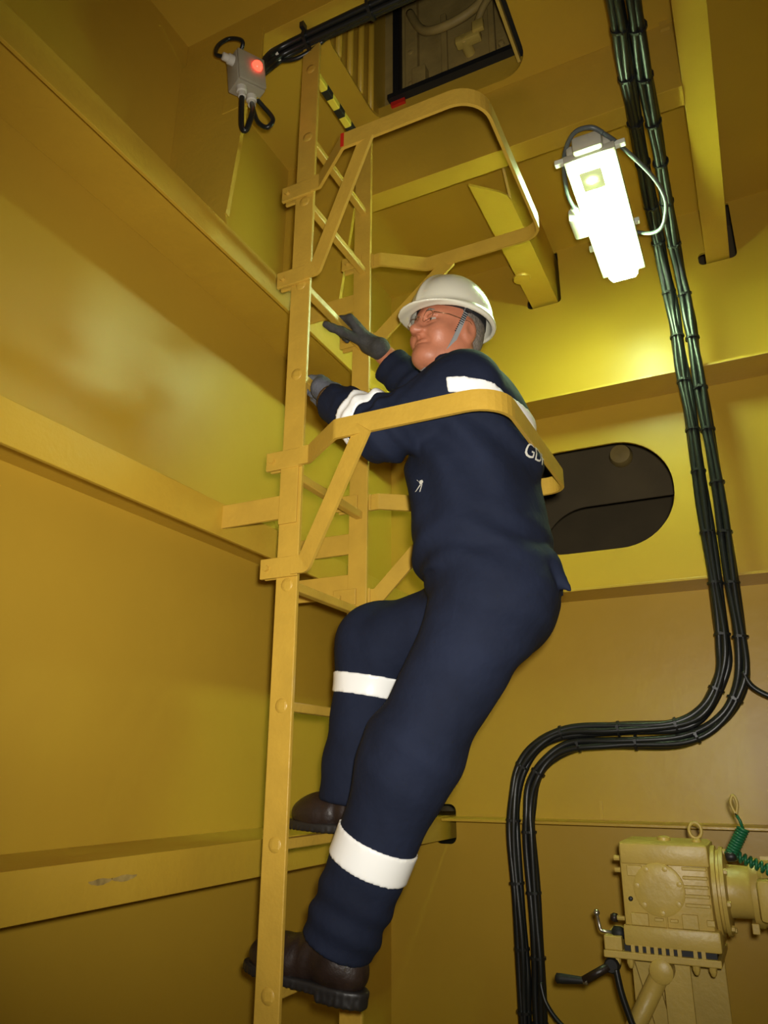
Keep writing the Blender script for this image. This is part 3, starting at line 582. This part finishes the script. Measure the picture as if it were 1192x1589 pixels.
def sdf_obj(name, fn, lo, hi, h, m, parent, relax=1):
    v, f = mesh_sdf(fn, lo, hi, h)
    f = f[(f >= 0).all(1)]
    for _ in range(relax):      # gentle smoothing of the grid steps
        s = np.zeros_like(v); c = np.zeros(len(v))
        for a, b in ((0, 1), (1, 2), (2, 3), (3, 0)):
            np.add.at(s, f[:, a], v[f[:, b]]); np.add.at(c, f[:, a], 1); np.add.at(s, f[:, b], v[f[:, a]]); np.add.at(c, f[:, b], 1)
        v = v*0.5+0.5*s/np.maximum(c, 1)[:, None]
    me = bpy.data.meshes.new(name); me.vertices.add(len(v)); me.vertices.foreach_set('co', v.astype(np.float32).ravel())
    me.loops.add(f.size); me.loops.foreach_set('vertex_index', f.astype(np.int32).ravel())
    me.polygons.add(len(f)); me.polygons.foreach_set('loop_start', np.arange(0, f.size, 4, dtype=np.int32))
    me.update(calc_edges=True); me.validate()
    return link(name, me, m, parent, True)

# joints
SHL, ELL, WRL = (-0.560, 1.555, 2.500), (-0.742, 1.510, 2.392), (-0.935, 1.565, 2.548)
SHR, ELR, WRR = (-0.600, 1.885, 2.535), (-0.795, 1.945, 2.700), (-0.935, 1.870, 2.862)
HIL, KNL, ANL = (-0.510, 1.640, 1.980), (-0.728, 1.610, 1.630), (-0.905, 1.620, 1.255)
HIR, KNR, ANR = (-0.560, 1.800, 1.985), (-0.908, 1.785, 1.925), (-0.965, 1.775, 1.560)
HEAD = np.array([-0.650, 1.715, 2.752])
az, pt, rl = math.radians(-116), math.radians(5), math.radians(-5)
hf = np.array([math.cos(az)*math.cos(pt), math.sin(az)*math.cos(pt), math.sin(pt)]); hl = np.cross([0, 0, 1], hf); hl /= np.linalg.norm(hl); hu = np.cross(hf, hl)
hl, hu = hl*math.cos(rl)+hu*math.sin(rl), hu*math.cos(rl)-hl*math.sin(rl)
HM = np.stack([hf, hl, hu], 1).astype(np.float32)       # head axes: forward, left, up
def hloc(P): return (P-HEAD.astype(np.float32))@HM
def hw(x, y, z): return Vector(HEAD+hf*x+hl*y+hu*z)

def head_field(P):
    q = hloc(P); qa = q.copy(); qa[:, 1] = np.abs(qa[:, 1])
    d = sd_ell(q, (-0.012, 0, 0.040), (0.100, 0.079, 0.092))
    d = smin(d, sd_ell(q, (0.028, 0, -0.030), (0.064, 0.060, 0.088)), 0.05)
    d = smin(d, sd_cone(qa, (0.000, 0.052, -0.060), (0.060, 0.020, -0.098), 0.018, 0.020), 0.045)   # jaw
    d = smin(d, sd_ell(q, (0.076, 0, -0.098), (0.022, 0.024, 0.020)), 0.03)                      # chin
    d = smin(d, sd_cone(qa, (0.080, 0.006, 0.020), (0.066, 0.042, 0.020), 0.013, 0.012), 0.022)  # brow
    d = smin(d, sd_ell(qa, (0.060, 0.040, -0.034), (0.026, 0.024, 0.022)), 0.03)                 # cheek
    d = smax(d, -sd_ell(qa, (0.100, 0.031, -0.001), (0.024, 0.020, 0.015)), 0.018)               # eye socket
    d = smin(d, sd_cone(q, (0.084, 0, 0.010), (0.114, 0, -0.034), 0.0085, 0.0135), 0.014)        # nose
    d = smin(d, sd_ell(qa, (0.099, 0.0125, -0.038), (0.013, 0.0105, 0.010)), 0.010)               # nostril wing
    d = smax(d, -sd_ell(qa, (0.105, 0.0075, -0.050), (0.006, 0.0045, 0.006)), 0.004)
    d = smax(d, -sd_cone(qa, (0.098, 0.016, -0.044), (0.088, 0.030, -0.066), 0.003, 0.003), 0.012)  # cheek fold
    d = smin(d, sd_ell(q, (0.084, 0, -0.064), (0.012, 0.024, 0.0055)), 0.008)                    # lips
    d = smin(d, sd_ell(q, (0.083, 0, -0.075), (0.012, 0.021, 0.0060)), 0.008)
    d = smax(d, -sd_cone(qa, (0.098, 0.0, -0.0695), (0.086, 0.024, -0.0700), 0.0022, 0.0016), 0.004)
    d = smin(d, sd_ell(qa, (0.084, 0.031, 0.0075), (0.010, 0.017, 0.0055)), 0.006)                # upper lid
    d = smin(d, sd_ell(qa, (0.081, 0.031, -0.0085), (0.009, 0.016, 0.0045)), 0.008)                # lower lid
    ea = sd_ell(qa, (-0.012, 0.080, -0.012), (0.024, 0.010, 0.034))
    ea = smax(ea, -sd_ell(qa, (-0.008, 0.092, -0.008), (0.013, 0.008, 0.020)), 0.006)
    d = smin(d, ea, 0.012)
    return d
def limb_arms(P, k, dr=0.0):
    l = chain(P, [SHL, ELL, WRL], [0.058-dr, 0.047, 0.030], 0.03)
    r = chain(P, [SHR, ELR, WRR], [0.058-dr, 0.046, 0.031], 0.03)
    return np.minimum(l, r)
def body_field(P):
    d = head_field(P)
    d = smin(d, sd_cone(P, hw(-0.018, 0, -0.050), (-0.600, 1.715, 2.560), 0.057, 0.066), 0.03)
    t = sd_ell(P, (-0.59, 1.72, 2.40), (0.12, 0.165, 0.19))
    t = smin(t, sd_ell(P, (-0.58, 1.72, 2.14), (0.125, 0.155, 0.20)), 0.08)
    t = smin(t, sd_ell(P, (-0.535, 1.72, 1.98), (0.115, 0.155, 0.12)), 0.06)
    t = smin(t, sd_cone(P, SHL, SHR, 0.05, 0.05), 0.05)
    d = smin(d, t, 0.05)
    d = smin(d, limb_arms(P, 0.03), 0.03)
    d = smin(d, chain(P, [HIL, KNL, ANL], [0.085, 0.060, 0.042], 0.04), 0.03)
    d = smin(d, chain(P, [HIR, KNR, ANR], [0.085, 0.060, 0.042], 0.04), 0.03)
    return d

def ax_coord(P, a, b):
    a = A3(a); b = A3(b); u = (b-a)/np.linalg.norm(b-a); return (P-a)@u, u
def folds(P, a, b, s0, width, amp, per, ph):
    """loose cloth folds wrapped round a limb, strongest at s0"""
    s, u = ax_coord(P, a, b); v = P@A3((0.3, 0.9, 0.5))
    return amp*np.exp(-((s-s0)/width)**2)*np.sin(2*PI*(s/per)+9*np.sin(v*11+ph)*0.35+ph+v*14)
def garment(P):
    t = sd_ell(P, (-0.592, 1.720, 2.405), (0.152, 0.200, 0.205))
    t = smin(t, sd_ell(P, (-0.575, 1.720, 2.15), (0.158, 0.195, 0.24)), 0.10)
    t = smin(t, sd_ell(P, (-0.522, 1.715, 1.990), (0.124, 0.178, 0.130)), 0.08)
    t = smin(t, sd_cone(P, (-0.562, 1.570, 2.490), (-0.598, 1.875, 2.525), 0.082, 0.080), 0.06)
    t = smin(t, sd_cone(P, (-0.600, 1.715, 2.52), (-0.607, 1.713, 2.600), 0.085, 0.070), 0.05)
    # diagonal drag folds over the side of the chest and the back
    x = P[:, 0]; z = P[:, 2]
    tf = 0.0075*np.sin((x*0.9+z*0.55)*62+2*np.sin(z*13))*np.exp(-((z-2.33)/0.17)**2)
    tf += 0.0065*np.sin(z*74+3*np.sin(x*15+1))*np.exp(-((z-2.07)/0.08)**2)
    t = t+tf
    al = chain(P, [(-0.545, 1.560, 2.495), ELL, (-0.918, 1.560, 2.532)], [0.083, 0.068, 0.055], 0.05)
    al = al+folds(P, SHL, ELL, 0.20, 0.07, 0.006, 0.045, 0.4)+folds(P, ELL, WRL, 0.05, 0.07, 0.005, 0.04, 1.4)
    s, u = ax_coord(P, ELL, WRL); al = smax(al, s-0.232, 0.006)
    ar = chain(P, [(-0.605, 1.880, 2.535), ELR, (-0.912, 1.876, 2.815)], [0.080, 0.072, 0.060], 0.05)
    ar = ar+folds(P, ELR, WRR, 0.06, 0.08, 0.006, 0.045, 2.2)
    s, u = ax_coord(P, ELR, WRR); ar = smax(ar, s-0.176, 0.006)
    ll = chain(P, [(-0.520, 1.640, 1.985), KNL, (-0.920, 1.620, 1.215)], [0.128, 0.096, 0.082], 0.08)
    ll = ll+folds(P, HIL, KNL, 0.36, 0.09, 0.0035, 0.11, 0.7)+folds(P, KNL, ANL, 0.36, 0.07, 0.0045, 0.07, 2.0)+folds(P, HIL, KNL, 0.05, 0.10, 0.005, 0.09, 1.7)
    s, u = ax_coord(P, KNL, ANL); ll = smax(ll, s-0.425, 0.008)
    lr = chain(P, [(-0.580, 1.800, 1.975), KNR, (-0.968, 1.775, 1.545)], [0.120, 0.086, 0.078], 0.07)
    lr = lr+folds(P, HIR, KNR, 0.33, 0.08, 0.0035, 0.10, 0.2)+folds(P, KNR, ANR, 0.30, 0.10, 0.004, 0.09, 2.9)
    s, u = ax_coord(P, KNR, ANR); lr = smax(lr, s-0.405, 0.008)
    d = smin(t, al, 0.045); d = smin(d, ar, 0.045)
    lg = smin(ll, lr, 0.018); d = smin(d, lg, 0.05)
    # the jacket hem stands proud of the trousers and kicks out behind
    hem = 2.000-0.13*(x+0.39)-z+0.006*np.sin(x*38+P[:, 1]*17)
    jk = smax(t-0.011, hem, 0.006)
    tail = sd_cone(P, (-0.412, 1.690, 2.065), (-0.356, 1.690, 1.988), 0.032, 0.004)
    d = np.minimum(d, smin(jk, smax(tail, hem-0.012, 0.004), 0.02))
    return d, t, al, ar, ll, lr
def coverall_field(P):
    d = garment(P)[0]
    # neck opening
    return smax(d, -sd_cone(P, (-0.607, 1.713, 2.60), (-0.620, 1.712, 2.75), 0.066, 0.075), 0.01)

pr = thing('person', 'person in navy coverall and white hard hat climbing the ladder', 'person', (-0.95, 1.70, 1.16))
sdf_obj('body', body_field, (-1.05, 1.40, 1.15), (-0.36, 2.04, 2.93), 0.0036, 'skin', pr)
co = sdf_obj('coverall', coverall_field, (-1.12, 1.38, 1.14), (-0.33, 2.06, 2.95), 0.0065, 'navy', pr)
# reflective bands: the cloth surface, 3 mm proud, between two planes
def band(which, a, b, s0, wd, clipf=None, off=0.004, h=0.005):
    def fn(P):
        G = garment(P); s, u = ax_coord(P, a, b)
        d = smax(G[which]-off, np.abs(s-s0)-wd/2, 0.001)
        return d if clipf is None else smax(d, clipf(P), 0.001)
    a_, b_ = V(a), V(b); u = (b_-a_).normalized(); c = a_+u*s0
    R = 0.16 if which > 1 else 0.32
    return sdf_obj('reflective_band', fn, c-Vector((R, R, R)), c+Vector((R, R, R)), h, 'tape', co, relax=0)
band(0, ELL, WRL, 0.085, 0.060, lambda P: sd_cone(P, ELL, WRL, 0.095, 0.095), 0.0085)
band(4, KNL, ANL, 0.215, 0.066)
band(5, KNR, ANR, 0.115, 0.052)
band(0, (-0.60, 1.72, 2.40), (-0.585, 1.72, 2.55), 0.062, 0.036, lambda P: -0.562-P[:, 0])
band(2, SHL, ELL, 0.215, 0.040, lambda P: P[:, 2]-2.310)
# collar
MB().tube([V(-0.607+0.075*math.cos(t), 1.713+0.078*math.sin(t), 2.628-0.22*0.075*math.cos(t)) for t in [2*PI*k/28 for k in range(29)]], 0.014, 8, False).build('collar', 'navy', co, True)

def drop_on(pts2d, O, U, W, D, fieldf, lift=0.0012):
    """lay flat print on the cloth: march each point along D until it meets the surface"""
    P = np.array([list(V(O)+V(U)*u+V(W)*q) for u, q in pts2d], np.float32); Dn = A3(V(D).normalized()); t = np.zeros(len(P), np.float32)
    for _ in range(60): t += 0.7*fieldf(P+t[:, None]*Dn)
    return P+(t-lift)[:, None]*Dn
# lettering across the back
cu = bpy.data.curves.new('lettering', 'FONT'); cu.body = 'GDF'; cu.size = 0.050; cu.resolution_u = 3
to = bpy.data.objects.new('lettering', cu); COL.objects.link(to)
bpy.context.view_layer.update()
tm = bpy.data.meshes.new_from_object(to.evaluated_get(bpy.context.evaluated_depsgraph_get())); bpy.data.objects.remove(to)
bm = bmesh.new(); bm.from_mesh(tm); bmesh.ops.triangulate(bm, faces=bm.faces)
bmesh.ops.subdivide_edges(bm, edges=[e for e in bm.edges if e.calc_length() > 0.012], cuts=1); bmesh.ops.triangulate(bm, faces=bm.faces); bm.to_mesh(tm); bm.free()
q = drop_on([(v.co.x, v.co.y) for v in tm.vertices], (-0.20, 1.633, 2.318), (0, 1, 0), (0, 0, 1), (-1, 0, 0), coverall_field, 0.004)
for v, p in zip(tm.vertices, q): v.co = p
tm.materials.clear(); link('back_lettering', tm, 'white', co)
# small white chest emblem: a spread figure
em = MB()
for pl in ([(0.006, 0.012), (0.013, 0.012), (0.016, 0.006), (0.012, 0.000), (0.006, 0.002), (0.004, 0.008)], [(0.006, 0.001), (0.010, 0.000), (-0.005, -0.014), (-0.009, -0.014)], [(0.011, 0.000), (0.014, 0.001), (0.008, -0.018), (0.005, -0.018)], [(0.004, 0.009), (0.006, 0.006), (-0.002, 0.016), (-0.004, 0.016)]):
    q = drop_on(pl, (-0.672, 1.40, 2.250), (1, 0, 0), (0, 0, 1), (0, 1, 0), coverall_field); em.add([tuple(p) for p in q], [tuple(range(len(pl)))])
em.build('chest_emblem', 'white', co)

# ---- face details, hair, spectacles
for sy in (1, -1):
    e = MB(); c = hw(0.0735, sy*0.031, 0.000)
    prof = [(0.0001, -0.0125)]+[(0.0125*math.sin(t), -0.0125*math.cos(t)) for t in [PI*k/12 for k in range(1, 12)]]+[(0.0001, 0.0125)]
    e.lathe(c, Vector(hf), prof, 16); ey = e.build('eye', 'eye', pr, True)
    g = hf*0.6+np.array([-0.5, -0.3, 0.02]); g /= np.linalg.norm(g)
    MB().lathe(c+Vector(g)*0.0112, Vector(g), [(0.0055, 0), (0.0045, 0.0012), (0.001, 0.0018)], 14).build('iris', 'iris', ey, True)
    MB().tube([hw(0.094, sy*0.012, 0.022), hw(0.092, sy*0.028, 0.027), hw(0.082, sy*0.044, 0.023)], [0.0035, 0.0042, 0.0025], 6).build('eyebrow', 'hair', pr, True)
def hair_field(P):
    q = hloc(P); qa = q.copy(); qa[:, 1] = np.abs(qa[:, 1])
    d = sd_ell(q, (-0.014, 0, 0.038), (0.102, 0.081, 0.094))
    d = smin(d, sd_ell(q, (-0.062, 0, -0.01), (0.038, 0.055, 0.04)), 0.03)
    d = smax(d, q[:, 0]-0.030+np.maximum(0, 0.03-q[:, 2])*0.8, 0.008)
    return smax(d, -0.040-q[:, 2], 0.01)
lo = HEAD-0.16; hi = HEAD+0.16
sdf_obj('hair', hair_field, lo, hi, 0.004, 'hair', pr)
gl = MB()
for sy in (1, -1):
    gl.tube([hw(0.104, sy*0.032, 0.000)+Vector(hl)*0.021*math.cos(t)+Vector(hu)*0.015*math.sin(t)-Vector(hf)*0.006*abs(math.cos(t)) for t in [2*PI*k/20 for k in range(21)]], 0.0008, 6, False)
    gl.tube([hw(0.098, sy*0.054, 0.006), hw(0.06, sy*0.074, 0.008), hw(-0.005, sy*0.086, 0.010), hw(-0.03, sy*0.084, -0.006)], 0.0012, 6)
gl.tube([hw(0.106, -0.011, 0.003), hw(0.110, 0, 0.006), hw(0.106, 0.011, 0.003)], 0.0010, 6)
gl.build('spectacles', 'wire', pr, True)

# ---- hard hat
def hat_field(P):
    q = hloc(P)
    q = q-A3((-0.004, 0, 0.052)); c8, s8 = math.cos(math.radians(3)), math.sin(math.radians(3))
    q = np.stack([q[:, 0]*c8-q[:, 2]*s8, q[:, 1], q[:, 0]*s8+q[:, 2]*c8], 1)
    dome = sd_ell(q, (-0.006, 0, -0.006), (0.128, 0.109, 0.136))
    ridge = sd_ell(q, (-0.006, 0, -0.002), (0.130, 0.018, 0.140)); dome = smin(dome, ridge, 0.012)
    dome = smax(dome, -q[:, 2]-0.010, 0.004)
    fr = np.clip(q[:, 0]/0.14, 0, 1)
    brim = smax(sd_ell(np.stack([q[:, 0]-0.000-0.022*fr, q[:, 1], np.zeros_like(q[:, 0])], 1), (0, 0, 0), (0.136, 0.115, 1.0)), np.abs(q[:, 2]+0.010+0.012*fr*fr+0.10*np.maximum(0, np.abs(q[:, 1])-0.10))-0.0032, 0.003)
    lip = smax(sd_ell(q, (-0.006, 0, -0.012), (0.131, 0.112, 0.040)), np.abs(q[:, 2]+0.006)-0.012, 0.006)
    d = smin(smin(dome, brim, 0.014), lip, 0.01)
    inner = sd_ell(q, (-0.006, 0, -0.012), (0.122, 0.103, 0.125))
    return smax(d, -inner, 0.003)
hh = sdf_obj('hard_hat', hat_field, HEAD-0.21, HEAD+0.25, 0.0035, 'helmet', pr)
# harness band inside and chin strap
MB().ribbon([hw(-0.010+0.104*math.cos(t), 0.087*math.sin(t), 0.050) for t in [2*PI*k/32 for k in range(33)]], Vector(hu), 0.022, 0.003).build('harness_band', 'strapd', hh)
st_ = MB()
for sy in (1, -1):
    st_.ribbon(smooth_path([hw(0.016, sy*0.098, 0.046), hw(0.020, sy*0.092, 0.020), hw(0.026, sy*0.078, -0.03), hw(0.038, sy*0.060, -0.085), hw(0.055, sy*0.022, -0.128), hw(0.058, 0, -0.130)], 5), Vector(hf), 0.013, 0.003)
st_.build('chin_strap', 'strap', hh)
for k in range(12):
    t = k/11; a = hw(0.019+0.010*t, 0.0985-0.022*t, 0.030-0.062*t)
    MB().box((-0.0068, -0.0012, -0.0012), (0.0068, 0.0012, 0.0012), Matrix.Translation(a) @ Matrix(HM.tolist()).to_4x4()).build('strap_stitch', 'strapd', hh)
MB().box((-0.010, -0.004, -0.016), (0.010, 0.004, 0.016), Matrix.Translation(hw(0.016, 0.100, 0.042)) @ Matrix(HM.tolist()).to_4x4(), bev=0.002).build('strap_buckle', 'strapd', hh)

# ---- hands in gloves, closed on the rungs
def hand(name, R, wrist, tdir, m, thumb_out):
    R = np.array(R); Wp = np.array(wrist); t = np.array(tdir, float)        # t: towards the thumb along the rung
    a = R-Wp; a -= t*(a@t); a /= np.linalg.norm(a); nn = np.cross(t, a)
    if nn[2] < 0: nn = -nn                                                   # back of the hand upwards
    rho = 0.0215; prims = []
    for i, off in enumerate((0.033, 0.011, -0.011, -0.032)):
        K = R-a*0.020+nn*(0.031-0.003*(i == 3))+t*off
        w0 = Wp+a*0.012+t*off*0.55+nn*0.004
        prims.append([(w0, 0.017), (K, 0.0125)])
        ang = [30, 85, 140, 195-(12 if i == 3 else 0)]
        pts = [(K, 0.0115)]+[(R+(nn*math.cos(math.radians(g))+a*math.sin(math.radians(g)))*rho+t*off, 0.0098-0.0006*j) for j, g in enumerate(ang)]
        prims.append(pts)
    if thumb_out:      # thumb laid along the rung
        th = [(Wp+a*0.02+t*0.022-nn*0.004, 0.017), (R-a*0.028-nn*0.022+t*0.045, 0.0145), (R-a*0.012-nn*0.030+t*0.072, 0.0125), (R-a*0.004-nn*0.034+t*0.094, 0.0108)]
    else:
        th = [(Wp+a*0.02+t*0.022-nn*0.004, 0.017), (R-a*0.028-nn*0.016+t*0.042, 0.013), (R-a*0.008-nn*0.026+t*0.036, 0.011), (R+a*0.018-nn*0.022+t*0.028, 0.0098)]
    def fn(P):
        d = None; fingers = None
        for pr_ in prims[0::2]:
            e = chain(P, [p for p, r in pr_], [r for p, r in pr_], 0.01); d = e if d is None else smin(d, e, 0.014)
        d = smin(d, sd_cone(P, Wp-a*0.030, Wp+a*0.012, 0.036, 0.030), 0.02)
        e = chain(P, [p for p, r in th], [r for p, r in th], 0.008); d = smin(d, e, 0.012)
        for pr_ in prims[1::2]:
            e = chain(P, [p for p, r in pr_], [r for p, r in pr_], 0.005); fingers = e if fingers is None else smin(fingers, e, 0.002)
        d = smin(d, fingers, 0.007)
        return d
    return sdf_obj(name, fn, np.minimum(R, Wp)-0.13, np.maximum(R, Wp)+0.13, 0.003, m, pr)
RX = XS+0.004
hand('glove', (RX, 1.795, 2.920), (-0.955, 1.850, 2.876), (0, -1, 0), 'glove', True)
hand('glove', (RX, 1.635, 2.630), (-0.958, 1.580, 2.585), (0, 1, 0), 'glove2', False)
MB().tube([V(WRL)+(V(WRL)-V(ELL)).normalized()*s for s in (-0.045, -0.02, 0.0)], [0.046, 0.046, 0.040], 18).build('knit_cuff', 'cuff', pr, True)

# ---- boots
def boot(ank, toe, zs, heel_drop, m_off):
    ank = np.array(ank); f = np.array(toe)-ank; f[2] = 0; f /= np.linalg.norm(f); f = f*math.cos(heel_drop)+np.array([0, 0, 1])*math.sin(heel_drop)
    lft = np.cross([0, 0, 1], f); lft /= np.linalg.norm(lft); u = np.cross(f, lft)
    O = np.array(zs)                                       # point on the rung under the ball of the foot
    Mx = np.stack([f, lft, u], 1).astype(np.float32)
    def loc(P): return (P-O.astype(np.float32))@Mx
    def up_f(P):
        q = loc(P)
        d = sd_ell(q, (0.030, 0, 0.040), (0.078, 0.047, 0.046))
        d = smin(d, sd_cone(q, (0.02, 0, 0.045), (-0.10, 0, 0.062), 0.040, 0.038), 0.04)
        d = smin(d, sd_cone(q, (-0.150, 0, 0.048), (-0.12, 0, 0.06), 0.034, 0.038), 0.03)
        d = smin(d, sd_cone(q, (-0.115, 0, 0.065), (-0.128, 0, 0.170), 0.046, 0.050), 0.045)
        d = smin(d, sd_cone(q, (-0.04, 0, 0.066), (-0.105, 0, 0.13), 0.032, 0.030), 0.03)
        d = d+0.0018*np.sin(q[:, 0]*160)*np.exp(-((q[:, 0]+0.035)/0.03)**2)
        return smax(d, 0.016-q[:, 2], 0.006)
    def sole_f(P):
        q = loc(P); out = sd_ell(np.stack([q[:, 0], q[:, 1], 0*q[:, 0]], 1), (0.012, 0, 0), (0.108, 0.050, 1.0))
        out = smin(out, sd_ell(np.stack([q[:, 0], q[:, 1], 0*q[:, 0]], 1), (-0.125, 0, 0), (0.068, 0.041, 1.0)), 0.05)
        th = np.where(q[:, 0] < -0.085, -0.012, 0.0)
        d = smax(out, smax(q[:, 2]-0.024, th-q[:, 2], 0.004), 0.006)
        return d+0.0015*(np.sin(q[:, 0]*420) > 0)*(q[:, 2] < 0.012)
    c = O+f*(-0.05); R = np.array([0.21, 0.21, 0.24])
    b = sdf_obj('safety_shoe', up_f, c-R, c+R, 0.004, 'boot', pr)
    sdf_obj('shoe_sole', sole_f, c-R, c+R, 0.004, 'sole', b)
    for k in range(4):
        x = -0.045-0.020*k; z = 0.104+0.018*k
        p = [O+f*x+lft*y*0.024+u*(z-0.004*abs(y)) for y in (-1, -0.4, 0.4, 1)]
        MB().tube([V(q_) for q_ in p], 0.0022, 6).build('lace', 'sole', b, True)
boot(ANL, (-1.12, 1.615, 1.2), (RX, 1.612, 1.1668), math.radians(7), 0)
boot(ANR, (-1.12, 1.765, 1.5), (RX, 1.772, 1.4588), math.radians(3), 0)
